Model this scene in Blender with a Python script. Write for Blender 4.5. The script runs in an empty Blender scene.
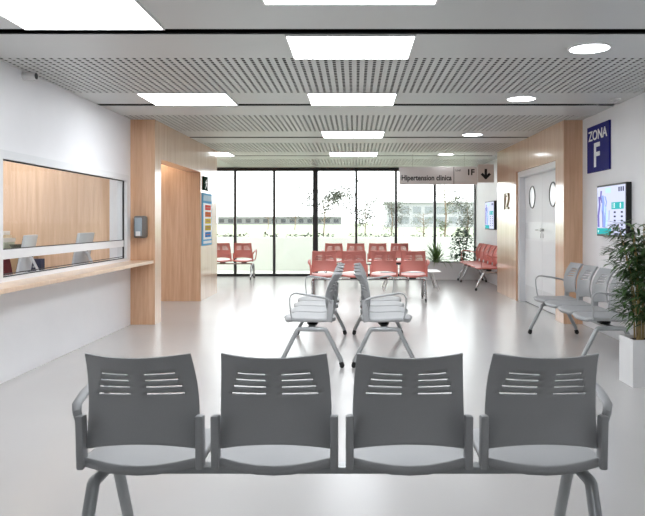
import bpy, bmesh, math, random
from mathutils import Vector, Matrix, Euler
random.seed(7)
PI = math.pi
sc = bpy.context.scene
COL = sc.collection

# ------------------------------------------------------------------ helpers
def lin(c):
    return tuple(((v/255)/12.92 if v/255 <= .04045 else ((v/255+.055)/1.055)**2.4) for v in c)

def mat(name, rgb, rough=.5, metal=0, spec=.5, coat=0, coat_rough=.1, noise=None, emit=None, strength=0):
    m = bpy.data.materials.new(name); m.use_nodes = True
    nt = m.node_tree; b = nt.nodes['Principled BSDF']
    c = lin(rgb)
    b.inputs['Base Color'].default_value = (*c, 1)
    b.inputs['Roughness'].default_value = rough
    b.inputs['Metallic'].default_value = metal
    b.inputs['Specular IOR Level'].default_value = spec
    b.inputs['Coat Weight'].default_value = coat
    b.inputs['Coat Roughness'].default_value = coat_rough
    if noise:
        scale, amt = noise
        tc = nt.nodes.new('ShaderNodeTexCoord'); n = nt.nodes.new('ShaderNodeTexNoise')
        n.inputs['Scale'].default_value = scale; n.inputs['Detail'].default_value = 4
        r = nt.nodes.new('ShaderNodeValToRGB')
        r.color_ramp.elements[0].position = .3; r.color_ramp.elements[1].position = .7
        r.color_ramp.elements[0].color = (*[max(0, x*(1-amt)) for x in c], 1)
        r.color_ramp.elements[1].color = (*[min(1, x*(1+amt)) for x in c], 1)
        nt.links.new(tc.outputs['Object'], n.inputs['Vector'])
        nt.links.new(n.outputs['Fac'], r.inputs['Fac']); nt.links.new(r.outputs['Color'], b.inputs['Base Color'])
    if emit:
        b.inputs['Emission Color'].default_value = (*lin(emit), 1)
        b.inputs['Emission Strength'].default_value = strength
    return m

def wood(name, a, bcol, rough=.35, coat=1.0):
    m = bpy.data.materials.new(name); m.use_nodes = True
    nt = m.node_tree; p = nt.nodes['Principled BSDF']
    tc = nt.nodes.new('ShaderNodeTexCoord'); mp = nt.nodes.new('ShaderNodeMapping')
    mp.inputs['Scale'].default_value = (22, 22, .9)
    n = nt.nodes.new('ShaderNodeTexNoise'); n.inputs['Scale'].default_value = 1.6
    n.inputs['Detail'].default_value = 8; n.inputs['Roughness'].default_value = .65
    n2 = nt.nodes.new('ShaderNodeTexNoise'); n2.inputs['Scale'].default_value = .35; n2.inputs['Detail'].default_value = 2
    mx = nt.nodes.new('ShaderNodeMix'); mx.inputs[0].default_value = .3
    r = nt.nodes.new('ShaderNodeValToRGB')
    r.color_ramp.elements[0].position = .32; r.color_ramp.elements[0].color = (*lin(a), 1)
    r.color_ramp.elements[1].position = .66; r.color_ramp.elements[1].color = (*lin(bcol), 1)
    nt.links.new(tc.outputs['Object'], mp.inputs['Vector'])
    nt.links.new(mp.outputs['Vector'], n.inputs['Vector']); nt.links.new(mp.outputs['Vector'], n2.inputs['Vector'])
    nt.links.new(n.outputs['Fac'], mx.inputs[2]); nt.links.new(n2.outputs['Fac'], mx.inputs[3])
    nt.links.new(mx.outputs[0], r.inputs['Fac']); nt.links.new(r.outputs['Color'], p.inputs['Base Color'])
    p.inputs['Roughness'].default_value = rough
    p.inputs['Coat Weight'].default_value = coat; p.inputs['Coat Roughness'].default_value = .13
    return m

def glass(name, tint=(1, 1, 1), refl=1.0):
    m = bpy.data.materials.new(name); m.use_nodes = True
    nt = m.node_tree; nt.nodes.clear()
    o = nt.nodes.new('ShaderNodeOutputMaterial'); t = nt.nodes.new('ShaderNodeBsdfTransparent')
    g = nt.nodes.new('ShaderNodeBsdfGlossy'); g.inputs['Roughness'].default_value = .02
    f = nt.nodes.new('ShaderNodeFresnel'); f.inputs['IOR'].default_value = 1.45
    mu = nt.nodes.new('ShaderNodeMath'); mu.operation = 'MULTIPLY'; mu.inputs[1].default_value = refl
    mx = nt.nodes.new('ShaderNodeMixShader'); t.inputs['Color'].default_value = (*tint, 1)
    nt.links.new(f.outputs[0], mu.inputs[0]); nt.links.new(mu.outputs[0], mx.inputs['Fac'])
    nt.links.new(t.outputs[0], mx.inputs[1]); nt.links.new(g.outputs[0], mx.inputs[2])
    nt.links.new(mx.outputs[0], o.inputs['Surface'])
    return m

def emis(name, rgb, s):
    m = bpy.data.materials.new(name); m.use_nodes = True
    nt = m.node_tree; nt.nodes.clear()
    o = nt.nodes.new('ShaderNodeOutputMaterial'); e = nt.nodes.new('ShaderNodeEmission')
    e.inputs['Color'].default_value = (*lin(rgb), 1); e.inputs['Strength'].default_value = s
    nt.links.new(e.outputs[0], o.inputs['Surface'])
    return m

class MB:
    """collects shapes into one mesh"""
    def __init__(s): s.bm = bmesh.new()
    def box(s, x0, x1, y0, y1, z0, z1, bevel=0, M=None, seg=2):
        t = bmesh.new(); bmesh.ops.create_cube(t, size=1)
        for v in t.verts:
            v.co = Vector(((x0+x1)/2+v.co.x*(x1-x0), (y0+y1)/2+v.co.y*(y1-y0), (z0+z1)/2+v.co.z*(z1-z0)))
        if bevel:
            bmesh.ops.bevel(t, geom=list(t.edges), offset=bevel, segments=seg, affect='EDGES', profile=.5)
        return s.merge(t, M)
    def merge(s, t, M=None):
        if M is not None: t.transform(M)
        me = bpy.data.meshes.new('tmp'); t.to_mesh(me); t.free()
        s.bm.from_mesh(me); bpy.data.meshes.remove(me); return s
    def tube(s, pts, r, n=10, sx=1.0, sy=1.0, side=Vector((1, 0, 0)), caps=True, rads=None):
        """sweep an ellipse (r*sx along side, r*sy across) through pts"""
        pts = [Vector(p) for p in pts]; rings = []
        for i, p in enumerate(pts):
            a = pts[max(0, i-1)]; b = pts[min(len(pts)-1, i+1)]
            d = (b-a).normalized()
            u = side - d*side.dot(d)
            if u.length < 1e-4: u = d.orthogonal()
            u.normalize(); w = d.cross(u)
            rr = rads[i] if rads else r
            rings.append([s.bm.verts.new(p+u*math.cos(2*PI*k/n)*rr*sx+w*math.sin(2*PI*k/n)*rr*sy) for k in range(n)])
        for i in range(len(rings)-1):
            for k in range(n):
                s.bm.faces.new((rings[i][k], rings[i][(k+1) % n], rings[i+1][(k+1) % n], rings[i+1][k]))
        if caps:
            s.bm.faces.new(rings[0][::-1]); s.bm.faces.new(rings[-1])
        return s
    def cyl(s, c, r, h, n=24, r2=None, M=None, bevel=0):
        t = bmesh.new()
        bmesh.ops.create_cone(t, cap_ends=True, segments=n, radius1=r, radius2=r if r2 is None else r2, depth=h)
        bmesh.ops.translate(t, verts=t.verts, vec=Vector(c)+Vector((0, 0, h/2)))
        return s.merge(t, M)
    def sphere(s, c, r, sc3=(1, 1, 1), n=12):
        t = bmesh.new(); bmesh.ops.create_uvsphere(t, u_segments=n, v_segments=max(6, n//2), radius=r)
        for v in t.verts: v.co = Vector((v.co.x*sc3[0]+c[0], v.co.y*sc3[1]+c[1], v.co.z*sc3[2]+c[2]))
        return s.merge(t)
    def grid(s, us, vs, fn, skip=None):
        V = [[s.bm.verts.new(fn(u, v)) for u in us] for v in vs]
        for j in range(len(vs)-1):
            for i in range(len(us)-1):
                if skip and skip((us[i]+us[i+1])/2, (vs[j]+vs[j+1])/2): continue
                s.bm.faces.new((V[j][i], V[j][i+1], V[j+1][i+1], V[j+1][i]))
        for v in [v for v in s.bm.verts if not v.link_faces]: s.bm.verts.remove(v)
        return s
    def poly(s, pts):
        s.bm.faces.new([s.bm.verts.new(Vector(p)) for p in pts]); return s
    def prism(s, pts, vec):
        """closed outline pushed along vec"""
        vec = Vector(vec); a = [s.bm.verts.new(Vector(p)) for p in pts]; b = [s.bm.verts.new(Vector(p)+vec) for p in pts]
        n = len(a); s.bm.faces.new(a[::-1]); s.bm.faces.new(b)
        for i in range(n): s.bm.faces.new((a[i], a[(i+1) % n], b[(i+1) % n], b[i]))
        return s
    def build(s, name, m, parent=None, smooth=False, solid=0, fix=True, ang=35):
        if fix: bmesh.ops.recalc_face_normals(s.bm, faces=s.bm.faces)
        me = bpy.data.meshes.new(name); s.bm.to_mesh(me); s.bm.free()
        me.materials.append(m)
        if smooth:
            for p in me.polygons: p.use_smooth = True
            try: me.set_sharp_from_angle(angle=math.radians(ang))
            except Exception: pass
        o = bpy.data.objects.new(name, me); COL.objects.link(o)
        if parent: o.parent = parent
        if solid:
            md = o.modifiers.new('shell', 'SOLIDIFY'); md.thickness = solid; md.offset = 0
        return o

def tag(o, label=None, cat=None, group=None, kind=None):
    if label: o['label'] = label
    if cat: o['category'] = cat
    if group: o['group'] = group
    if kind: o['kind'] = kind
    return o

def thing(name, label, cat, loc=(0, 0, 0), rz=0, group=None, kind=None):
    o = bpy.data.objects.new(name, None); COL.objects.link(o)
    o.location = loc; o.rotation_euler = (0, 0, rz)
    return tag(o, label, cat, group, kind)

def struct(o): o['kind'] = 'structure'; return o

def dup(o, loc=None, rz=None, label=None, group=None, parent=None):
    c = o.copy(); COL.objects.link(c)
    if parent: c.parent = parent
    for ch in list(o.children): dup(ch, parent=c)
    if loc is not None: c.location = loc
    if rz is not None: c.rotation_euler = (0, 0, rz)
    if label: c['label'] = label
    if group: c['group'] = group
    return c

FACE = {'-x': Matrix(((0, 0, -1), (-1, 0, 0), (0, 1, 0))),
        '+x': Matrix(((0, 0, 1), (1, 0, 0), (0, 1, 0))),
        '-y': Matrix(((1, 0, 0), (0, 0, -1), (0, 1, 0)))}
def text(body, size, loc, face, m, parent, depth=.002, name='lettering', align='LEFT', sx=1.0, bold=0.0, shear=0):
    cu = bpy.data.curves.new(name, 'FONT'); cu.body = body; cu.size = size; cu.extrude = depth
    cu.align_x = align; cu.align_y = 'BOTTOM_BASELINE'; cu.offset = bold; cu.shear = shear; cu.resolution_u = 4
    tmp = bpy.data.objects.new('tmp', cu); COL.objects.link(tmp)
    dg = bpy.context.evaluated_depsgraph_get()
    me = bpy.data.meshes.new_from_object(tmp.evaluated_get(dg))
    bpy.data.objects.remove(tmp); bpy.data.curves.remove(cu)
    me.transform(Matrix.Translation(Vector(loc)) @ FACE[face].to_4x4() @ Matrix.Diagonal((sx, 1, 1, 1)))
    me.materials.clear(); me.materials.append(m); me.name = name
    o = bpy.data.objects.new(name, me); COL.objects.link(o)
    if parent: o.parent = parent
    return o

# ------------------------------------------------------------------ materials
M = {}
M['wall'] = mat('white_wall_paint', (239, 239, 241), .45, noise=(3, .015))
M['floor'] = mat('polished_resin_floor', (188, 186, 184), .24, spec=.28, noise=(.8, .02))
M['ceil'] = mat('grey_ceiling_panel', (200, 202, 201), .4)
M['plenum'] = mat('dark_ceiling_void', (38, 36, 36), .9)
M['gap'] = mat('black_ceiling_channel', (8, 7, 7), 1, spec=0)
M['wood'] = wood('pale_oak_veneer', (196, 148, 112), (226, 185, 150))
M['oak_matte'] = wood('matte_oak_panel', (206, 168, 137), (230, 198, 169), .6, 0)
M['counter'] = wood('pale_counter_oak', (208, 176, 146), (226, 200, 174), .3, .4)
M['frame_white'] = mat('white_aluminium', (228, 229, 231), .3)
M['dark_frame'] = mat('anthracite_aluminium', (52, 54, 55), .4, metal=.2)
M['rubber'] = mat('black_rubber', (24, 24, 26), .6)
M['glass'] = glass('clear_glass', (.97, .98, .975), .8)
M['booth_glass'] = glass('anti_reflective_glass', (.98, .99, .985), .015)
M['lamp'] = emis('lit_diffuser', (246, 250, 255), 9.0)
M['lamp_frame'] = mat('white_lamp_rim', (232, 232, 230), .4)
M['grey_shell'] = mat('grey_polypropylene', (170, 171, 172), .5, noise=(300, .03))
M['grey_metal'] = mat('grey_painted_steel', (168, 171, 172), .32, metal=.25)
M['red_shell'] = mat('salmon_polypropylene', (218, 136, 126), .42, noise=(300, .03))
M['chrome'] = mat('satin_steel', (190, 190, 190), .25, metal=.8)
M['black'] = mat('black_plastic', (26, 26, 27), .4)
M['white_plastic'] = mat('white_plastic', (226, 226, 226), .35)
M['door'] = mat('white_door_laminate', (236, 237, 238), .5)
M['steel'] = mat('brushed_steel', (170, 170, 168), .3, metal=.9)
M['silver'] = mat('silver_aluminium', (200, 202, 205), .35, metal=.35)
M['navy'] = mat('navy_enamel', (26, 28, 112), .6, spec=.15)
M['white_letter'] = mat('white_lettering', (240, 240, 240), .4)
M['black_letter'] = mat('black_lettering', (20, 18, 18), .5)
M['sign_grey'] = mat('warm_grey_sign', (226, 224, 222), .5)
M['sign_taupe'] = mat('taupe_sign', (214, 209, 205), .5)
M['gold'] = mat('dark_bronze', (112, 100, 62), .3, metal=.8)
M['soil'] = mat('dark_potting_soil', (58, 46, 38), .95, noise=(60, .4))
M['leaf'] = mat('dark_green_leaf', (72, 100, 56), .4, noise=(9, .35))
M['leaf_yucca'] = mat('fresh_green_leaf', (104, 136, 78), .42, noise=(7, .3))
M['leaf_ficus'] = mat('deep_green_leaf', (66, 100, 70), .45, noise=(9, .35))
M['stem'] = mat('pale_cane', (166, 144, 96), .6, noise=(40, .2))
M['bark'] = mat('brown_bark', (120, 104, 88), .85, noise=(20, .2))
M['exit_green'] = mat('exit_green', (16, 44, 30), .8, spec=.05)
M['cyan_frame'] = mat('light_blue_board', (112, 180, 220), .8, spec=.05)

# ------------------------------------------------------------------ camera
F_PX, HC = 700.0, 1.30
cd = bpy.data.cameras.new('camera'); cam = bpy.data.objects.new('camera', cd); COL.objects.link(cam)
cam.location = (0, 0, HC); cam.rotation_euler = (PI/2, 0, 0)
cd.sensor_fit = 'HORIZONTAL'; cd.sensor_width = 36; cd.lens = 36*F_PX/645
cd.shift_x = -(355-322.5)/645; cd.shift_y = -(258-222)/645
cd.clip_end = 2000; cd.clip_start = .05
sc.camera = cam

XL, XR, ZC = -2.845, 2.90, 2.60
YB, YW = -4.0, 16.85          # wall behind, window wall
XLL = -5.2                    # far-left wall past the portal
# ------------------------------------------------------------------ shell
struct(MB().box(-6.4, XR+.2, YB-.1, YW+.12, -.12, 0).build('floor', M['floor']))

# ceiling : plain strips and perforated bands between black channels
P = 2.985
lines = [4.775+P*k for k in range(-3, 5)]
cb = MB()
for k, y0 in enumerate(lines):
    a = y0+.068; b = min(y0+P-.068, YW+.1); p0 = y0+.76; p1 = y0+2.26
    if y0 > YW: continue
    xl = XLL-.1 if y0 > 12.5 else XL-.1
    xe = XR+.1
    cb.poly([(xl, a, ZC), (xe, a, ZC), (xe, min(p0, b), ZC), (xl, min(p0, b), ZC)])
    if p0 >= b: continue
    if y0+P < 1.5 or p1 > b:
        cb.poly([(xl, p0, ZC), (xe, p0, ZC), (xe, b, ZC), (xl, b, ZC)]); continue
    cb.poly([(xl, p1, ZC), (xe, p1, ZC), (xe, b, ZC), (xl, b, ZC)])
    # perforated band: slots on a .066 x .0682 grid
    nx = int((XR-XL)/.066); x00 = XL+((XR-XL)-nx*.066)/2
    xs = [xl]
    for i in range(nx): xs += [x00+i*.066+.020, x00+i*.066+.046]
    xs += [xe]
    ny = 22; dy = (p1-p0)/ny; ys = [p0]
    for j in range(ny): ys += [p0+j*dy+.010, p0+j*dy+dy-.010]
    ys += [p1]
    bm = cb.bm
    V = [[bm.verts.new((x, y, ZC)) for x in xs] for y in ys]
    for j in range(len(ys)-1):
        for i in range(len(xs)-1):
            if i % 2 == 1 and j % 2 == 1: continue
            bm.faces.new((V[j][i], V[j][i+1], V[j+1][i+1], V[j+1][i]))
ceil = struct(cb.build('ceiling', M['ceil'], solid=.004, fix=False))
struct(MB().box(-6.5, XR+.3, YB-.1, YW+.2, ZC+.16, ZC+.22).build('roof', M['plenum']))
gb = MB()
for y0 in lines:
    if y0 < YW: gb.box(XLL-.1 if y0 > 12.5 else XL-.05, XR+.02, y0-.09, y0+.09, ZC+.02, ZC+.04)
struct(gb.build('trim_1', M['gap']))

# left wall with the service window opening
W0, W1, WZ0, WZ1 = 5.48, 8.74, .815, 1.88
struct(MB().box(XL-.1, XL, YB, W0, 0, ZC).box(XL-.1, XL, W1, 8.87, 0, ZC)
       .box(XL-.1, XL, W0, W1, 0, WZ0).box(XL-.1, XL, W0, W1, WZ1, ZC).build('wall_left', M['wall']))
struct(MB().box(XR, XR+.1, YB, YW+.1, 0, ZC+.1).build('wall_right', M['wall']))
struct(MB().box(-6.4, XR+.1, YB-.1, YB, 0, ZC+.1).build('wall_back', M['wall']))
struct(MB().box(XLL-.1, XLL, 12.87, YW+.1, 0, ZC+.1).build('wall_far_left', M['wall']))

# oak portal on the left: near pier, header, far pier that runs on into the side corridor
struct(MB().box(-2.98, -2.535, 8.87, 9.15, 0, ZC).box(-2.98, -2.535, 11.5, 12.86, 0, ZC)
       .box(-6.4, -2.98, 11.5, 12.86, 0, ZC).box(-2.75, -2.535, 9.15, 11.5, 2.12, ZC).build('wall_left_portal', M['wood']))
struct(MB().box(-6.4, -2.98, 9.02, 9.15, 0, ZC).box(-6.4, -6.3, 9.15, 11.5, 0, ZC).build('wall_corridor', M['wall']))
struct(MB().box(-6.4, -2.75, 9.15, 11.5, 2.38, 2.44).build('ceiling_corridor', M['ceil']))
# oak portal on the right with the double door
struct(MB().box(2.66, XR, 8.92, 9.29, 0, ZC).box(2.66, XR, 11.57, 13.1, 0, ZC)
       .box(2.66, XR, 9.29, 11.57, 2.12, ZC).build('wall_right_portal', M['wood']))
# office behind the counter
struct(MB().box(-6.4, -3.10, 8.87, 9.0, 0, ZC).build('wall_office_oak', M['oak_matte']))
struct(MB().box(-3.10, -2.98, 8.84, 9.0, 0, ZC).box(-6.4, -6.3, 3.9, 8.87, 0, ZC).box(-6.4, -2.98, 3.8, 3.9, 0, ZC).build('wall_office', M['wall']))
struct(MB().box(-6.4, -2.98, 3.9, 8.87, ZC-.01, ZC+.05).build('ceiling_office', M['wall']))

# window wall
mx = [-5.2, -4.81, -3.845, -2.88, -1.943, -.951, .03, .985, 1.918, 2.889]
for i in range(len(mx)-1):
    x0, x1 = mx[i], mx[i+1]
    w = thing('window_%d' % (i+1), None, None, kind='structure')
    def half(x): return .06 if abs(x+.951) < .01 else .028
    fb = MB()
    fb.box(x0, x0+half(x0), YW-.06, YW+.06, 0, ZC).box(x1-half(x1), x1, YW-.06, YW+.06, 0, ZC)
    fb.box(x0, x1, YW-.05, YW+.05, 0, .055).box(x0, x1, YW-.05, YW+.05, ZC-.075, ZC+.1)
    fb.build('window_frame', M['dark_frame'], w)
    MB().box(x0+.02, x1-.02, YW-.004, YW+.004, .05, ZC-.05).build('window_glass', M['glass'], w)

# service window in the left wall
w = thing('window_10', None, None, kind='structure')
fx0, fx1 = XL-.09, XL+.025
fb = MB().box(fx0, fx1, W0, W1, WZ1-.07, WZ1).box(fx0, fx1, W0, W1, WZ0, WZ0+.035)
fb.box(fx0, fx1, W0, W0+.13, WZ0+.035, WZ1-.07).box(fx0, fx1, W1-.10, W1, WZ0+.035, WZ1-.07)
fb.build('window_frame', M['frame_white'], w)
MB().box(XL-.045, XL-.005, W0+.13, W1-.1, .995, 1.075, .003).build('window_rail', M['frame_white'], w)
g = MB()
for (a, b) in ((WZ1-.080, WZ1-.07), (1.075, 1.082), (WZ0+.035, WZ0+.043), (WZ0+.056, WZ0+.062)):
    g.box(XL-.02, XL-.004, W0+.13, W1-.1, a, b)
g.box(XL-.02, XL-.004, W1-.116, W1-.1, WZ0+.035, WZ1-.07).box(XL-.04, XL-.004, W0+.13, W0+.145, WZ0+.035, WZ1-.07)
g.build('window_gasket', M['rubber'], w)
MB().box(XL-.028, XL-.020, W0+.13, W1-.1, 1.075, WZ1-.07).build('window_glass', M['booth_glass'], w)
# counter shelf
tag(MB().box(XL, -2.55, 2.5, 8.87, .777, .815, .004).build('counter_shelf', M['counter']),
    'long pale oak counter shelf under the service window', 'counter')

# ------------------------------------------------------------------ ceiling lamps
def panel_light(x0, x1, y0, y1, label, z=ZC):
    t = thing('ceiling_light', label, 'ceiling light', ((x0+x1)/2, (y0+y1)/2, z), group='square panel lights in the ceiling')
    w, d = (x1-x0)/2, (y1-y0)/2
    MB().box(-w, w, -d, d, -.012, -.003).build('diffuser', M['lamp'], t)
    f = MB()
    e = .012
    f.box(-w-e, w+e, -d-e, -d, -.014, 0).box(-w-e, w+e, d, d+e, -.014, 0).box(-w-e, -w, -d, d, -.014, 0).box(w, w+e, -d, d, -.014, 0)
    f.build('light_frame', M['lamp_frame'], t)
    return t
panel_light(-.53, .47, 3.43, 4.14, 'lit ceiling panel cut off by the top edge of the picture, centre')
panel_light(-2.2, -1.285, 3.95, 4.68, 'lit ceiling panel nearest the left wall in front of the first black channel')
panel_light(-.475, .414, 4.86, 5.52, 'large lit ceiling panel directly behind the first black channel')
panel_light(-.475, .414, 7.04, 7.72, 'central lit ceiling panel just in front of the second black channel')
panel_light(-2.19, -1.30, 7.04, 7.72, 'left lit ceiling panel just in front of the second black channel')
panel_light(-.475, .414, 9.98, 10.70, 'lit ceiling panel in front of the third black channel')
panel_light(-.475, .414, 12.97, 13.69, 'central lit ceiling panel nearest the window wall')
panel_light(-3.25, -2.36, 12.97, 13.69, 'lit ceiling panel past the left oak portal, half hidden by it')
M['spot'] = emis('lit_spot_diffuser', (255, 244, 226), 26)
def downlight(x, y, label, r=.143, z=ZC, name='downlight', lm='lamp'):
    t = thing(name, label, 'ceiling light', (x, y, z), group='round recessed downlights')
    MB().cyl((0, 0, -.010), r, .008, 40).build('diffuser', M[lm], t)
    rg = MB(); n = 40
    rg.grid([i*2*PI/n for i in range(n+1)], [0, 1, 2, 3],
            lambda u, v: Vector(((r+(0, .0, .014, .016)[int(v)])*math.cos(u), (r+(0, .0, .014, .016)[int(v)])*math.sin(u), (0, -.013, -.013, 0)[int(v)])))
    rg.build('rim', M['lamp_frame'], t, smooth=True)
    return t
downlight(1.745, 5.21, 'round downlight nearest the viewer, right of the panel lights')
downlight(1.745, 7.34, 'round downlight second from the viewer, before the second black channel')
downlight(1.735, 10.36, 'round downlight third from the viewer, near the third black channel')
downlight(1.735, 13.36, 'farthest round downlight, close to the hanging sign')
panel_light(-.475, .414, -1.9, -1.22, 'added ceiling fill panel behind the viewpoint, out of sight')  # unseen lamp, added to brighten the bench backs that face the camera
downlight(1.745, 2.24, 'added fill downlight above the front grey bench, out of sight over the picture')  # extra lamp out of view, added to light the front seats from above
downlight(-3.2, 11.25, 'downlight inside the oak side corridor, washing its wall', .09, 2.38, lm='spot')
downlight(-4.1, 8.55, 'downlight in the office ceiling, washing its oak wall', .09, ZC-.012, lm='spot')
panel_light(-4.9, -4.0, 9.9, 10.6, 'lit ceiling panel deep in the oak side corridor', 2.38)
panel_light(-4.9, -4.0, 7.6, 8.2, 'lit ceiling panel inside the office behind the glass', ZC-.012)
panel_light(-4.9, -4.0, 5.2, 5.8, 'second lit ceiling panel of the office, out of sight behind the wall', ZC-.012)

# ------------------------------------------------------------------ benches
SPC = .485
def seat_bm():
    us = [-1, -.97, -.85, -.6, -.3, 0, .3, .6, .85, .97, 1]; vs = [0, .04, .12, .3, .5, .7, .85, .95, 1]
    def fn(u, v):
        k = 1-u*u
        y0 = -.165-.045*k; y1 = .225+.03*k
        y = y0+(y1-y0)*v
        w = .214 if v < .9 else .214-.03*((v-.9)/.1)**2
        z = .426+.012*v-.012*k*math.sin(PI*min(1, v*1.05)) - (.020*((v-.8)/.2)**2 if v > .8 else 0) - .006*abs(u)**8
        if v < .3: z += (.012-.026*k)*(1-v/.3)**2
        return Vector((u*w, y, z))
    return us, vs, fn
def back_fn(u, v):
    k = 1-u*u
    zb = .476+.028*k; zt = .832-.006*k
    z = zb+(zt-zb)*v
    y = -.156+.160*v-.208*v*v-(.042+.030*v)*k
    w = .203-.016*v+.006*math.sin(PI*v)
    return Vector((u*w, y, z))
def back_skip(u, v):
    rows = ((.562, .783), (.645, .75), (.725, .706), (.80, .67))
    for vc, uo in rows:
        if abs(v-vc) < .005 and .147 < abs(u) < uo: return True
    return False
BU = [-1, -.985, -.9, -.783, -.75, -.706, -.67, -.5, -.32, -.147]
BU = BU+[0]+[-u for u in BU[::-1]]
BV = [0, .03, .15, .3, .42, .51]
for vc in (.562, .645, .725, .80): BV += [vc-.0115, vc+.0115]
BV += [.87, .95, .99, 1]

def make_bench(name, label, cat, shell, metal, armm, n=4, frames=(-.915, .915), group=None):
    t = thing(name, label, cat, group=group)
    L = max(abs(f) for f in frames)+.02
    MB().box(-L, L, -.032, .032, .338, .366, .006).build('beam', metal, t)
    for fx in frames:
        pts = [(fx, .268, .055), (fx, .262, .07), (fx, .134, .322), (fx, .128, .334), (fx, .114, .343), (fx, 0, .343),
               (fx, -.114, .343), (fx, -.128, .334), (fx, -.134, .322), (fx, -.262, .07), (fx, -.268, .055)]
        lf = MB().tube(pts, .020, 14, 1.2, 1.0).build('leg_frame', metal, t, smooth=True)
        for s in (1, -1):
            c = MB()
            c.cyl((fx, s*.267, .045), .015, .028, 14).box(fx-.016, fx+.016, s*.268-.022, s*.268+.022, .028, .050, .006)
            c.tube([(fx-.014, s*.272, .022), (fx-.004, s*.272, .022)], .022, 16).tube([(fx+.004, s*.272, .022), (fx+.014, s*.272, .022)], .022, 16)
            c.build('caster', M['black'], lf, smooth=True)
    x0 = -SPC*(n-1)/2
    for i in range(n):
        cx = x0+i*SPC
        T = Matrix.Translation((cx, 0, 0))
        us, vs, fn = seat_bm()
        st = MB().grid(us, vs, lambda u, v: fn(u, v)+Vector((cx, 0, 0))).build('seat', shell, t, smooth=True, solid=.031, ang=60)
        mb = MB().box(cx-.06, cx+.06, -.05, .05, .360, .408, .018, seg=3)
        mb.build('seat_mount', M['black'], st, smooth=True)
        MB().grid(BU, BV, lambda u, v: back_fn(u, v)+Vector((cx, 0, 0)), back_skip).build('backrest', shell, t, smooth=True, solid=.007, ang=60)
        for s in (-1, 1):
            out = [(cx+s*.200, -.200, .606), (cx+s*.200, -.150, .602), (cx+s*.200, -.134, .415), (cx+s*.200, -.188, .406)]
            tb = MB(); tb.prism(out, (s*.029, 0, 0))
            bmesh.ops.bevel(tb.bm, geom=list(tb.bm.edges), offset=.008, segments=2, affect='EDGES', profile=.5)
            tb.build('back_bracket', shell, t, smooth=True)
    for s in (-1, 1):
        e = s*(abs(x0)+.222)
        pts = [(e, -.172, .585), (e+s*.012, -.160, .612), (e+s*.028, -.12, .630), (e+s*.036, -.03, .648), (e+s*.036, .07, .664), (e+s*.034, .12, .671),
               (e+s*.033, .155, .668), (e+s*.031, .178, .652), (e+s*.030, .189, .625), (e+s*.026, .187, .56), (e+s*.016, .178, .48), (e-s*.006, .168, .425)]
        rads = [.013, .014, .016, .017, .016, .014, .012, .011, .0105, .0105, .0105, .0105]
        MB().tube(pts, .013, 12, 1.15, .62, rads=rads).build('armrest', armm, t, smooth=True)
    return t

bench = make_bench('waiting_bench', 'large grey four-seat bench seen square from behind, nearest the viewer', 'bench',
                   M['grey_shell'], M['grey_metal'], M['grey_shell'], group='grey four-seat waiting benches')
bench.location = (-.047, 2.70, 0)
dup(bench, (.262, 7.16, 0), -PI/2, 'grey bench in mid-room facing right, back to back with its twin')
dup(bench, (-.388, 7.16, 0), PI/2, 'grey bench in mid-room facing left, back to back with its twin')
dup(bench, (2.30, 7.205, 0), PI/2, 'grey bench along the right wall beside the tall potted plant')
red = make_bench('waiting_bench', 'salmon red four-seat bench in the middle, in front of another red row', 'bench',
                 M['red_shell'], M['chrome'], M['red_shell'], group='salmon red waiting benches')
red.location = (.225, 11.56, 0)
dup(red, (.258, 15.66, 0), 0, 'salmon red bench at the window, mostly hidden behind the nearer red bench')
dup(red, (-3.245, 15.9, 0), 0, 'salmon red bench by the window on the left, partly hidden by the oak portal')
rd = make_bench('waiting_bench', 'salmon red five-seat bench side-on against the right wall below the small screen', 'bench',
                M['red_shell'], M['chrome'], M['red_shell'], n=5, frames=(-1.15, .73, 1.15), group='salmon red waiting benches')
rd.location = (2.555, 14.36, 0); rd.rotation_euler = (0, 0, PI/2)

# low white table between the red rows
t = thing('low_table', 'low white table behind the red bench with splayed legs', 'table', (1.06, 13.55, 0))
MB().box(-.58, .58, -.36, .36, .335, .36, .008).build('table_top', M['white_plastic'], t)
for sx in (-1, 1):
    for sy in (-1, 1):
        MB().tube([(sx*.40, sy*.24, .336), (sx*.52, sy*.34, 0)], .02, 10, rads=[.022, .012]).build('leg', M['white_plastic'], t, smooth=True)

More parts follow.
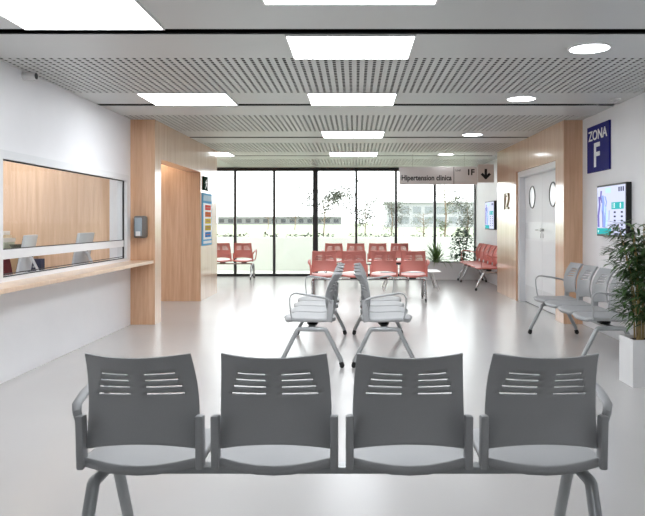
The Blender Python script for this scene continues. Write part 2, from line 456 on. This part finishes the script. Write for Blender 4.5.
# ------------------------------------------------------------------ double door in the right portal
d = thing('door_1', None, None, (2.79, 10.43, 0), kind='structure')
fb = MB().box(-.1, .06, -1.14, -1.04, 0, 2.12, .004).box(-.1, .06, 1.04, 1.14, 0, 2.12, .004).box(-.1, .06, -1.04, 1.04, 2.03, 2.12, .004)
fb.build('door_frame', M['frame_white'], d)
frost = mat('frosted_porthole_glass', (235, 238, 240), .2)
plate = mat('brushed_push_plate', (222, 223, 224), .35, metal=.1)
for s in (-1, 1):
    y0, y1 = (.004, 1.04) if s > 0 else (-1.04, -.004)
    lf = MB().box(0, .045, y0, y1, .008, 2.03, .003).build('door_leaf', M['door'], d)
    yc = s*.575
    ring = MB(); n = 40; R = .172
    prof = [(0, R-.012), (-.012, R-.010), (-.012, R+.004), (0, R+.008)]
    ring.grid([i*2*PI/n for i in range(n+1)], [0, 1, 2, 3], lambda u, v: Vector((prof[int(v)][0], yc+prof[int(v)][1]*math.cos(u), 1.69+prof[int(v)][1]*math.sin(u))))
    ring.build('porthole_ring', M['dark_frame'], lf, smooth=True)
    MB().cyl((0, 0, 0), R-.010, .006, 40, M=Matrix.Translation((-.004, yc, 1.69)) @ Matrix.Rotation(PI/2, 4, 'Y')).build('porthole_glass', frost, lf)
    MB().box(-.003, 0, y0+.03, y1-.03, .02, .28).build('kick_plate', plate, lf)
    MB().box(-.004, 0, y0+.01, y1-.01, 1.03, 1.29).build('push_plate', plate, lf)
    h = MB()
    h.cyl((0, 0, 0), .024, .012, 20, M=Matrix.Translation((-.014, s*.065, 1.18)) @ Matrix.Rotation(PI/2, 4, 'Y'))
    h.tube([(-.005, s*.065, 1.18), (-.05, s*.065, 1.18), (-.055, s*.08, 1.18), (-.055, s*.19, 1.18)], .009, 10)
    h.box(-.010, -.002, s*.065-.018, s*.065+.018, 1.06, 1.13, .006)
    h.build('door_handle', M['steel'], lf, smooth=True)

# ------------------------------------------------------------------ signs, screens, wall devices
t = thing('zone_sign', 'navy blue wall sign reading ZONA F above the large screen', 'sign', (2.90, 8.305, 2.18))
MB().box(-.022, 0, -.375, .375, -.28, .28, .003).build('panel', M['navy'], t)
text('ZONA', .168, (-.024, 0, .105), '-x', M['white_letter'], t, align='CENTER', sx=1.28, bold=.002)
text('F', .40, (-.024, .03, -.215), '-x', M['white_letter'], t, align='CENTER', sx=1.2, bold=.008)

screen_base = emis('screen_pale', (212, 218, 248), .75)
sc_blue = emis('screen_blue', (146, 168, 230), .8); sc_violet = emis('screen_violet', (128, 120, 190), .7)
sc_teal = emis('screen_teal', (62, 170, 172), .85); sc_white = emis('screen_white', (250, 250, 255), 1.0)
sc_dark = emis('screen_dark', (70, 72, 92), .6); sc_sky = emis('screen_sky', (176, 208, 250), .95)
def wall_screen(label, y, z, w, h, rich):
    t = thing('wall_screen', label, 'screen', (2.90, y, z), group='wall screens')
    MB().box(-.06, 0, -w/2, w/2, -h/2, h/2, .006).build('casing', M['black'], t)
    e = .022
    MB().box(-.0625, -.058, -w/2+e, w/2-e, -h/2+e, h/2-e).build('display', screen_base, t)
    W, H = w-2*e, h-2*e
    def pt(a, b): return (-.064, W/2-a*W, -H/2+b*H)     # a from the left edge, b from the bottom
    def quad(mb, a0, a1, b0, b1): mb.poly([pt(a0, b0), pt(a1, b0), pt(a1, b1), pt(a0, b1)])
    def strip(mb, pts, wd):
        for (a0, b0), (a1, b1) in zip(pts, pts[1:]):
            mb.poly([pt(a0-wd, b0), pt(a0+wd, b0), pt(a1+wd, b1), pt(a1-wd, b1)])
    m = MB(); quad(m, 0, .52, 0, .13); m.build('teal_band', sc_teal, t, fix=False)
    m = MB(); quad(m, .54, .96, .52, .66); m.build('teal_box', sc_teal, t, fix=False)
    text('13', .075, (-.0655, W/2-.58*W, -H/2+.545*H), '-x', sc_white, t, .0003)
    text('8', .075, (-.0655, W/2-.83*W, -H/2+.545*H), '-x', sc_white, t, .0003)
    m = MB()
    strip(m, [(.06, .15), (.05, .4), (.10, .62), (.08, .8)], .035); strip(m, [(.16, .92), (.14, .78), (.2, .66)], .03)
    strip(m, [(.22, .15), (.2, .5)], .012); strip(m, [(.34, .62), (.32, .34), (.30, .15)], .010)
    m.build('drawn_figure', sc_violet, t, fix=False)
    for pts, wd, mm, nm in (([(.2, .82), (.24, .66), (.22, .5), (.27, .3), (.28, .14)], .05, sc_blue, 'drawn_muscle'), ([(.3, .8), (.36, .68), (.33, .58)], .022, sc_blue, 'drawn_muscle'),
                            ([(.46, .5), (.45, .3)], .014, sc_blue, 'drawn_bone'), ([(.30, .6), (.36, .4), (.34, .16)], .045, sc_sky, 'drawn_limb'), ([(.42, .86), (.42, .97)], .10, sc_sky, 'drawn_patch')):
        m = MB(); strip(m, pts, wd); m.build(nm, mm, t, fix=False)
    m = MB()
    for r in range(5):
        for c in (.62, .86):
            quad(m, c, c+.07, .44-r*.085, .475-r*.085)
    for k, (a, b) in enumerate(((.78, .93), (.85, .93), (.92, .93))): quad(m, a, a+.045, b-.06, b+.03)
    m.build('caption_marks', sc_dark, t, fix=False)
    text('10', .035, (-.0655, W/2-.03*W, -H/2+.04*H), '-x', sc_white, t, .0003)
    return t
wall_screen('large wall screen under the navy sign showing a bluish anatomy picture', 7.775, 1.43, .89, .585, True)
wall_screen('small far wall screen above the red bench by the window', 14.8, 1.44, .98, .60, False)

# brass numerals on the oak wall
t = thing('wall_sign', 'dark bronze numerals standing on the oak wall beside the double door', 'number', (2.66, 12.2, 1.52))
text('1', .42, (-.012, .34, 0), '-x', M['gold'], t, .007, 'numeral', shear=.15)
text('2', .42, (-.012, .12, 0), '-x', M['gold'], t, .007, 'numeral', shear=.15, sx=1.15)

# hanging sign
t = thing('hanging_sign', 'grey hanging sign with clinic name and arrow below the ceiling', 'sign', (0, 13.4, 0))
MB().box(.843, 2.34, -.015, .015, 2.016, 2.361, .003).build('panel', M['sign_grey'], t)
MB().box(2.345, 2.655, -.022, .008, 2.055, 2.40, .003).build('arrow_panel', M['sign_taupe'], t)
MB().box(1.885, 1.895, -.018, -.015, 2.03, 2.35).build('divider', M['black_letter'], t)
text('Hipertension clinica', .142, (.885, -.016, 2.098), '-y', M['black_letter'], t, .001, sx=.845, bold=.0035)
text('1F', .155, (2.135, -.016, 2.20), '-y', M['black_letter'], t, .001, sx=1.0, bold=.005)
text('Level', .068, (1.92, -.016, 2.27), '-y', M['black_letter'], t, .001, sx=.72)
ar = MB(); ax, az = 2.50, 2.125
for pts in ([(-.024, .19), (.024, .19), (.024, .0), (0, -.01), (-.024, .0)], [(0, .055), (.062, .117), (.098, .083), (0, -.015)], [(0, .055), (-.062, .117), (-.098, .083), (0, -.015)]):
    ar.prism([(ax+p[0], -.0225, az+p[1]) for p in pts], (0, -.002, 0))
ar.build('arrow', M['black_letter'], t)
MB().tube([(1.1, 0, 2.355), (1.1, 0, ZC)], .003, 8).tube([(2.1, 0, 2.355), (2.1, 0, ZC)], .003, 8).build('hanging_rods', M['steel'], t)

# soap dispenser on the oak pier
t = thing('soap_dispenser', 'grey soap dispenser mounted on the left oak pier', 'dispenser', (-2.70, 8.87, 1.237))
MB().box(-.08, .08, -.10, 0, -.14, .14, .028, seg=4).build('body', mat('smoky_grey_plastic', (112, 106, 100), .3), t, smooth=True)
MB().box(-.062, .03, -.108, -.09, -.115, .12, .012, seg=3).build('window', mat('clear_grey_window', (156, 168, 176), .15, coat=.5), t, smooth=True)
MB().box(-.045, .012, -.112, -.1, -.112, -.055, .004).build('spout', M['white_plastic'], t)

# exit sign and coloured notice board on the left portal
t = thing('exit_sign', 'dark green emergency exit sign with running figure above notice board', 'sign', (-2.535, 11.83, 1.95))
MB().box(0, .02, -.19, .19, -.115, .115, .002).build('panel', M['exit_green'], t)
ic = MB()
def ip(y, z): return (.022, y, z)
def icon(*pts): ic.poly([ip(*p) for p in pts])
icon((-.02, .055), (.012, .07), (.03, .05), (.01, .03)); icon((-.05, .03), (.0, .045), (.03, -.01), (-.01, -.03))
icon((-.01, -.03), (.03, -.01), (.07, -.05), (.06, -.075), (.03, -.04)); icon((-.01, -.02), (.01, -.035), (-.05, -.095), (-.075, -.085))
icon((-.05, .03), (-.035, .04), (-.08, -.01), (-.095, 0)); icon((.0, .03), (.03, .0), (.075, .02), (.07, .035))
icon((.10, -.10), (.17, -.10), (.17, .10), (.10, .10))
ic.build('pictogram', M['white_letter'], t, fix=False)
t = thing('notice_board', 'blue framed notice board with red to blue strips on left portal', 'notice board', (-2.535, 11.95, 1.345))
MB().box(0, .012, -.38, .38, -.44, .44, .002).build('frame', M['cyan_frame'], t)
MB().box(.010, .014, -.30, .35, -.34, .27).build('sheet', M['white_plastic'], t)
MB().box(.010, .0145, -.30, .35, .31, .41).build('heading_strip', mat('pale_blue_heading', (150, 190, 210), .5), t)
MB().box(.010, .0145, -.30, .35, -.41, -.365).build('foot_strip', M['white_plastic'], t)
for k, c in enumerate(((226, 82, 72), (224, 118, 58), (214, 190, 62), (196, 172, 54), (52, 132, 204))):
    z = .20-k*.115
    MB().box(.013, .018, -.17, .27, z-.042, z+.042).build('colour_strip', mat('strip_%d' % k, c, .8, spec=.05), t)
lm = MB()
for k in range(5): lm.box(.017, .019, -.1, .2, .2-k*.115-.008, .2-k*.115+.008)
lm.build('strip_marks', mat('dull_strip_print', (170, 90, 60), .5), t)

# ceiling camera, sprinkler
t = thing('security_camera', 'small white bullet camera fixed near ceiling above left wall', 'camera', (-2.80, 6.0, ZC))
MB().cyl((-.06, 0, -.012), .03, .012, 20).tube([(-.06, 0, -.01), (-.06, 0, -.028), (-.05, 0, -.042)], .011, 10).build('mount', M['white_plastic'], t, smooth=True)
MB().tube([(-.075, 0, -.05), (-.068, 0, -.05), (.062, 0, -.05), (.066, 0, -.05)], .03, 20, rads=[.02, .03, .031, .028]).build('housing', M['white_plastic'], t, smooth=True)
MB().tube([(.058, 0, -.05), (.071, 0, -.05)], .027, 20).build('lens', M['black'], t, smooth=True)
t = thing('smoke_detector', 'small white ceiling detector near the right wall', 'detector', (2.74, 7.36, ZC))
MB().cyl((0, 0, -.015), .055, .015, 24).build('base', M['white_plastic'], t)
MB().tube([(0, 0, -.012), (0, 0, -.03), (0, 0, -.042)], .02, 16, rads=[.02, .026, .012]).build('sensor', M['white_plastic'], t, smooth=True)

# ------------------------------------------------------------------ plants
def leaf(mb, base, d, length, width, droop, up=Vector((0, 0, 1)), seg=3, fold=.25):
    """a pointed blade folded along its midrib, bending down by droop"""
    d = d.normalized(); side = d.cross(up)
    if side.length < 1e-3: side = Vector((1, 0, 0))
    side.normalize(); prev = None; p = Vector(base); bm = mb.bm
    for i in range(seg+1):
        f = i/seg; wd = width*(math.sin(PI*min(1, .12+f*.88)) if i < seg else 0)
        n = side.cross(d)
        if i < seg:
            row = (bm.verts.new(p-side*wd+n*wd*fold), bm.verts.new(p), bm.verts.new(p+side*wd+n*wd*fold))
        else:
            row = (bm.verts.new(p),)
        if prev:
            if len(row) == 3:
                bm.faces.new((prev[0], prev[1], row[1], row[0])); bm.faces.new((prev[1], prev[2], row[2], row[1]))
            else:
                bm.faces.new((prev[0], prev[1], row[0])); bm.faces.new((prev[1], prev[2], row[0]))
        prev = row
        p = p+d*(length/seg); d = (d+Vector((0, 0, -droop/seg))).normalized()

def bamboo(loc, label):
    rnd = random.Random(11)
    t = thing('potted_bamboo', label, 'plant', loc)
    s = .143
    MB().prism([(-s, -s, 0), (s, -s, 0), (s, s, 0), (-s, s, 0)], (0, 0, .02)).build('planter_base', M['white_plastic'], t)
    pb = MB()
    for a, b, c, e in ((-s, s, -s, -s+.012), (-s, s, s-.012, s), (-s, -s+.012, -s+.012, s-.012), (s-.012, s, -s+.012, s-.012)):
        pb.box(a, b, c, e, .02, .374)
    pb.build('planter', M['white_plastic'], t)
    MB().grid([-1, -.5, 0, .5, 1], [-1, -.5, 0, .5, 1], lambda u, v: Vector((u*.131, v*.131, .352+rnd.uniform(-.006, .008)))).build('soil', M['soil'], t)
    fol = MB()
    for k in range(9):
        a = rnd.uniform(0, 2*PI); r0 = rnd.uniform(.02, .09)
        b0 = Vector((r0*math.cos(a), r0*math.sin(a), .35)); hgt = rnd.uniform(.62, .98)
        lean = Vector((math.cos(a), math.sin(a), 0))*rnd.uniform(.03, .16)
        pts = [b0+lean*f*f+Vector((0, 0, hgt*f)) for f in (0, .2, .4, .6, .8, 1)]
        MB().tube(pts, .007, 8, rads=[.008, .0075, .007, .006, .005, .003]).build('cane', M['stem'], t, smooth=True)
        for q in range(44):
            f = rnd.uniform(.16, 1)
            p = b0+lean*f*f+Vector((0, 0, hgt*f)); th = rnd.uniform(0, 2*PI)
            tw = Vector((math.cos(th), math.sin(th), rnd.uniform(.1, .7))).normalized()*rnd.uniform(.04, .2)*(1.15-.5*f)
            if (p+tw).x > .5: continue
            for w in range(rnd.randint(3, 5)):
                th2 = th+rnd.uniform(-1.1, 1.1)
                leaf(fol, p+tw*rnd.uniform(.55, 1), Vector((math.cos(th2), math.sin(th2), rnd.uniform(-.5, .55))), rnd.uniform(.08, .15), rnd.uniform(.0085, .0135), rnd.uniform(.2, .9))
    fol.build('foliage', M['leaf'], t, fix=False)
    return t
bamboo((2.32, 5.625, 0), 'tall bushy bamboo in a white square planter by the right wall')

# long planter below the window with two plants
t = thing('planter_box', 'long low white planter box below the window', 'planter', (2.13, 16.03, 0))
pb = MB()
for a, b, c, e in ((-.68, .68, -.28, -.26), (-.68, .68, .26, .28), (-.68, -.66, -.26, .26), (.66, .68, -.26, .26)): pb.box(a, b, c, e, 0, .385)
pb.build('box', M['white_plastic'], t)
MB().grid([-1, -.7, -.3, 0, .3, .7, 1], [-1, 0, 1], lambda u, v: Vector((u*.66, v*.26, .355+random.uniform(-.01, .01)))).build('soil', M['soil'], t)
rnd = random.Random(5)
t = thing('spiky_plant', 'spiky arching green plant in the long planter, left one', 'plant', (1.86, 16.0, .36))
fol = MB()
for k in range(110):
    a = rnd.uniform(0, 2*PI); e = rnd.uniform(.45, 1.48)
    leaf(fol, (.03*math.cos(a), .03*math.sin(a), .0), Vector((math.cos(a), math.sin(a), math.tan(e) if e < 1.45 else 6)), rnd.uniform(.45, .72), .010, rnd.uniform(.9, 2.0), seg=8)
fol.build('foliage', M['leaf_yucca'], t, fix=False)
MB().tube([(0, 0, -.02), (0, 0, .06)], .03, 10).build('stem', M['bark'], t)
t = thing('ficus_plant', 'dark leafy shrub in the long planter, right one', 'plant', (2.46, 16.02, .36))
fol = MB()
for k in range(5):
    a = k*2*PI/5
    MB().tube([(.02*math.cos(a), .02*math.sin(a), -.02), (.06*math.cos(a), .06*math.sin(a), .3), (.12*math.cos(a), .12*math.sin(a), .62)], .008, 8, rads=[.01, .008, .004]).build('stem', M['bark'], t)
for k in range(640):
    z = rnd.uniform(.06, .78); rr = .29*math.sqrt(rnd.random())*(1-.75*max(0, (z-.35)/.45)**1.3); a = rnd.uniform(0, 2*PI)
    leaf(fol, (rr*math.cos(a), rr*math.sin(a), z), Vector((math.cos(a+rnd.uniform(-1, 1)), math.sin(a+rnd.uniform(-1, 1)), rnd.uniform(-.4, .4))), rnd.uniform(.07, .12), .024, .6)
fol.build('foliage', M['leaf_ficus'], t, fix=False)

# ------------------------------------------------------------------ office things
desk = thing('office_desk', 'white desk on the far side of the service window', 'desk', (-3.27, 7.1, 0))
MB().box(-.28, .28, -1.6, 1.65, .66, .69, .004).build('desk_top', M['white_plastic'], desk)
for y in (-1.5, 1.55): MB().box(-.26, .26, y-.02, y+.02, 0, .66).build('leg_panel', M['white_plastic'], desk)
def monitor(loc, rz, label, tilt=.19):
    t = thing('desktop_monitor', label, 'monitor', loc, rz, group='office monitors seen from behind')
    R = Matrix.Translation((0, 0, .12)) @ Matrix.Rotation(tilt, 4, 'Y')
    MB().box(-.016, .012, -.27, .27, 0, .37, .006, M=R).build('screen_case', M['silver'], t, smooth=True)
    MB().box(-.020, -.0155, -.255, .255, .02, .355, M=R).build('screen', M['black'], t)
    s = MB().box(.05, .19, -.09, .09, 0, .008, .002)
    s.tube([(.17, 0, .004), (.12, 0, .16), (.06, 0, .29)], .05, 10, .16, 1.0, side=Vector((1, 0, .3)))
    s.build('stand', M['silver'], t)
    MB().tube([(.055, 0, .27), (.075, 0, .285)], .016, 12).build('cable_hole', M['black'], t)
    return t
monitor((-3.2, 8.16, .69), .06, 'silver monitor seen from behind, farther along the office desk')
monitor((-3.22, 6.8, .69), .24, 'silver monitor seen edge-on, nearer the left post of the window')
def office_chair(loc, rz, m, label):
    t = thing('office_chair', label, 'chair', loc, rz)
    MB().box(-.24, .24, -.24, .24, .44, .51, .03, seg=3).build('seat', m, t, smooth=True)
    MB().grid([-1, -.6, 0, .6, 1], [0, .2, .6, .9, 1], lambda u, v: Vector((u*(.23-.04*v*v), -.24-.06*v+.03*u*u, .54+.42*v))).build('backrest', m, t, smooth=True, solid=.05)
    MB().tube([(0, 0, .08), (0, 0, .44)], .028, 12).build('gas_column', M['black'], t)
    for k in range(5):
        a = k*2*PI/5
        MB().tube([(0, 0, .1), (.28*math.cos(a), .28*math.sin(a), .06)], .018, 8).sphere((.28*math.cos(a), .28*math.sin(a), .03), .03).build('base_arm', M['black'], t)
    return t
office_chair((-3.80, 7.98, 0), -PI/2, mat('dark_red_fabric', (104, 36, 44), .85), 'dark red office chair behind the counter glass at far left')
t = thing('file_box', 'navy file box standing on the desk beside the edge-on monitor', 'box', (-3.40, 7.42, .69))
MB().box(-.09, .09, -.05, .05, 0, .22, .003).build('case', mat('navy_board', (40, 40, 62), .7), t)
MB().cyl((0, 0, 0), .012, .004, 16, M=Matrix.Translation((.02, -.052, .14)) @ Matrix.Rotation(PI/2, 4, 'X')).build('finger_ring', M['steel'], t)
t = thing('low_cabinet', 'tan low cabinet against the oak office wall', 'cabinet', (-4.75, 8.6, 0))
MB().box(-.75, .75, -.24, .24, 0, .93).build('body', mat('tan_laminate', (178, 146, 110), .5), t)
MB().box(-.77, .77, -.26, .25, .93, .955, .003).build('top', M['white_plastic'], t)
for s in (-1, 1):
    MB().box(s*.37-.36, s*.37+.36, -.255, -.24, .04, .91, .003).build('door', mat('tan_door', (186, 154, 118), .5), t)
z = .955
for k, (c, h, l) in enumerate((((206, 214, 196), .10, 'pale green storage box at the bottom of the paper stack on the cabinet'), ((236, 236, 234), .05, 'white binder lying on the pale green box'),
                               ((222, 206, 180), .035, 'cream folder in the paper stack between two white binders'), ((238, 238, 238), .05, 'topmost white binder of the stack on the cabinet'))):
    b = thing('binder' if k else 'storage_box', l, 'binder' if k else 'box', (-4.42+random.uniform(-.02, .02), 8.56, z))
    MB().box(-.22+k*.01, .2-k*.02, -.16, .16, 0, h-.002, .004).build('cover', mat('binder_%d' % k, c, .6), b)
    MB().box(-.21+k*.01, .201-k*.02, -.162, -.15, .012, h-.014).build('pages', M['white_letter'], b)
    z += h
t = thing('bowl', 'small dark bowl beside the paper stack on the cabinet', 'bowl', (-4.09, 8.52, .955))
bw = MB(); n = 24
bw.grid([i*2*PI/n for i in range(n+1)], [0, .25, .5, .75, 1], lambda u, v: Vector(((.04+.07*v**.6)*math.cos(u), (.04+.07*v**.6)*math.sin(u), .002+.07*v)))
bw.build('bowl_wall', mat('dark_olive_ceramic', (62, 60, 46), .4), t, smooth=True, solid=.005)
MB().cyl((0, 0, 0), .045, .006, 24).build('foot', bpy.data.materials['dark_olive_ceramic'], t)

# ------------------------------------------------------------------ outside
ground = mat('pale_terrace', (196, 198, 190), .8, noise=(1.5, .05))
struct(MB().box(-60, 60, YW+.13, 19.0, -.2, -.02).build('ground_terrace', ground))
lawn = mat('pale_lawn', (134, 144, 118), .95, noise=(.3, .2))
struct(MB().box(-260, 260, 19.2, 600, -.2, .40).build('ground_lawn', lawn))
struct(MB().box(-40, 40, 19.0, 19.2, -.2, .89).build('wall_parapet', mat('white_parapet', (218, 223, 213), .8, noise=(2, .03))))
hb = MB(); rnd = random.Random(3)
for k in range(1800):
    x = rnd.uniform(-8, 6)
    if math.sin(x*3.1)+math.sin(x*7.7+1) < -.6: continue
    leaf(hb, (x, 19.4+rnd.uniform(-.1, .1), rnd.choice((.42, .6, .84, .84, .84))+rnd.uniform(0, .12)), Vector((rnd.uniform(-1, 1), rnd.uniform(-1, 1), rnd.uniform(-.2, .8))), rnd.uniform(.06, .11), .03, .5)
tag(hb.build('hedge', mat('grey_green_hedge', (44, 50, 40), .8), fix=False), 'low scrappy hedge showing over the white parapet outside', 'hedge', kind='stuff')

def tree(x, y, h, spread, n, label, lm, trunk=.05, seed=1, base=.4, crown0=.35):
    rnd = random.Random(seed)
    t = thing('tree', label, 'tree', (x, y, base), group='washed-out trees beyond the parapet')
    tb = MB().tube([(0, 0, -.02), (.03*h, 0, .4*h), (0, .02*h, .8*h), (0, 0, h*.95)], trunk, 8, rads=[trunk, trunk*.8, trunk*.5, trunk*.2])
    ends = []
    for k in range(16):
        f = rnd.uniform(crown0*.9, .9); a = rnd.uniform(0, 2*PI); l = spread*rnd.uniform(.5, 1)*(1.1-.6*abs(f-.6))
        e = Vector((l*math.cos(a), l*math.sin(a), f*h+l*rnd.uniform(.2, .7)))
        tb.tube([(0, 0, f*h), tuple(e*.5+Vector((0, 0, f*h*.45))), tuple(e)], trunk*.3, 6, rads=[trunk*.35, trunk*.22, trunk*.1]); ends.append((Vector((0, 0, f*h)), e))
    tb.build('trunk', M['bark'], t)
    fo = MB()
    for k in range(int(n*1.5)):
        a, e = rnd.choice(ends); p = a.lerp(e, rnd.uniform(.3, 1.1))+Vector((rnd.gauss(0, .13), rnd.gauss(0, .13), rnd.gauss(0, .13)))*spread
        leaf(fo, p, Vector((rnd.uniform(-1, 1), rnd.uniform(-1, 1), rnd.uniform(-.6, .6))), spread*.11, spread*.03, .4, seg=2)
    fo.build('foliage', lm, t, fix=False)
pale = mat('pale_grey_foliage', (98, 101, 94), .8); greenish = mat('pale_green_foliage', (76, 92, 60), .8)
tree(-8.6*.8, 80, 3.2, 1.3, 500, 'small bare tree standing left of the thick mullion, over the low hall', pale, .06, 1)
tree(-10.2, 82, 2.2, 1.1, 400, 'smallest tree, low and bare near the left mullion', pale, .05, 2)
tree(-1.9, 42, 2.7, 1.8, 900, 'wide pale bush-like tree just right of the thick mullion', pale, .04, 3, crown0=.2)
tree(.75, 53, 2.6, 1.6, 900, 'pale tree at the middle of the window wall beside the lamp post', pale, .04, 4, crown0=.2)
tree(2.4, 46, 2.3, 1.3, 700, 'pale low tree in front of the long white building', pale, .04, 5, crown0=.2)
tree(4.6, 36, 3.1, .75, 800, 'tall narrow green tree below the hanging sign', greenish, .05, 6, crown0=.15)
tree(3.9, 40, 1.5, .9, 160, 'dark low shrub-like tree left of the tall narrow one', greenish, .04, 7, crown0=.2)
tree(6.4, 40, 2.5, 1.3, 800, 'pale tree at the right end of the window wall', pale, .04, 8, crown0=.2)
# lamp post
t = thing('lamp_post', 'thin pale lamp post standing far outside the window', 'lamp post', (.62, 60, .4))
MB().tube([(0, 0, 0), (0, 0, 5.0)], .05, 10, rads=[.07, .04]).build('post', M['white_plastic'], t)
MB().box(-.05, .45, -.08, .08, 4.96, 5.04, .02).build('lamp_head', M['white_plastic'], t)
# low hall at left, long white building at right
def building(name, label, x0, x1, y, h, m, wm, wins, base=.4, roof=.25):
    t = thing(name, label, 'building', ((x0+x1)/2, y, base)); w = (x1-x0)/2
    MB().box(-w, w, 0, 12, 0, h).build('wall', m, t)
    MB().box(-w-.3, w+.3, -.4, 12.3, h, h+roof).build('roof', mat(name+'_roof', (190, 192, 194), .7), t)
    for (a, b, c, d_) in wins: MB().box(-w+a*2*w, -w+b*2*w, -.05, .02, c*h, d_*h).build('window', wm, t)
grey_w = mat('grey_render', (112, 114, 114), .8); win_d = mat('dim_window', (50, 54, 58), .3)
building('low_hall', 'long grey low hall far away beyond the lawn at left', -49, -5, 250, 2.6, grey_w, win_d, [(i/14+.012, i/14+.052, .25, .75) for i in range(14)])
building('long_building', 'long white building with flat roof behind the trees at right', 5.5, 26, 120, 4.2, mat('white_render', (158, 160, 162), .8), mat('pale_window', (120, 126, 130), .3), [(i/10+.015, i/10+.085, .15, .42) for i in range(10)]+[(i/10+.015, i/10+.085, .56, .84) for i in range(10)])

# ------------------------------------------------------------------ light
wd = bpy.data.worlds.new('overcast_sky'); sc.world = wd; wd.use_nodes = True
nt = wd.node_tree; bg = nt.nodes['Background']
bg.inputs['Color'].default_value = (.96, .985, 1, 1); bg.inputs['Strength'].default_value = 3.1

vs = sc.view_settings
vs.view_transform = 'Standard'; vs.look = 'None'; vs.gamma = 1; vs.use_curve_mapping = False; vs.exposure = 0.72
c = sc.cycles
c.use_denoising = True
c.max_bounces = 12; c.diffuse_bounces = 6; c.glossy_bounces = 5; c.transparent_max_bounces = 16
c.sample_clamp_indirect = 8
c.caustics_reflective = False; c.caustics_refractive = False
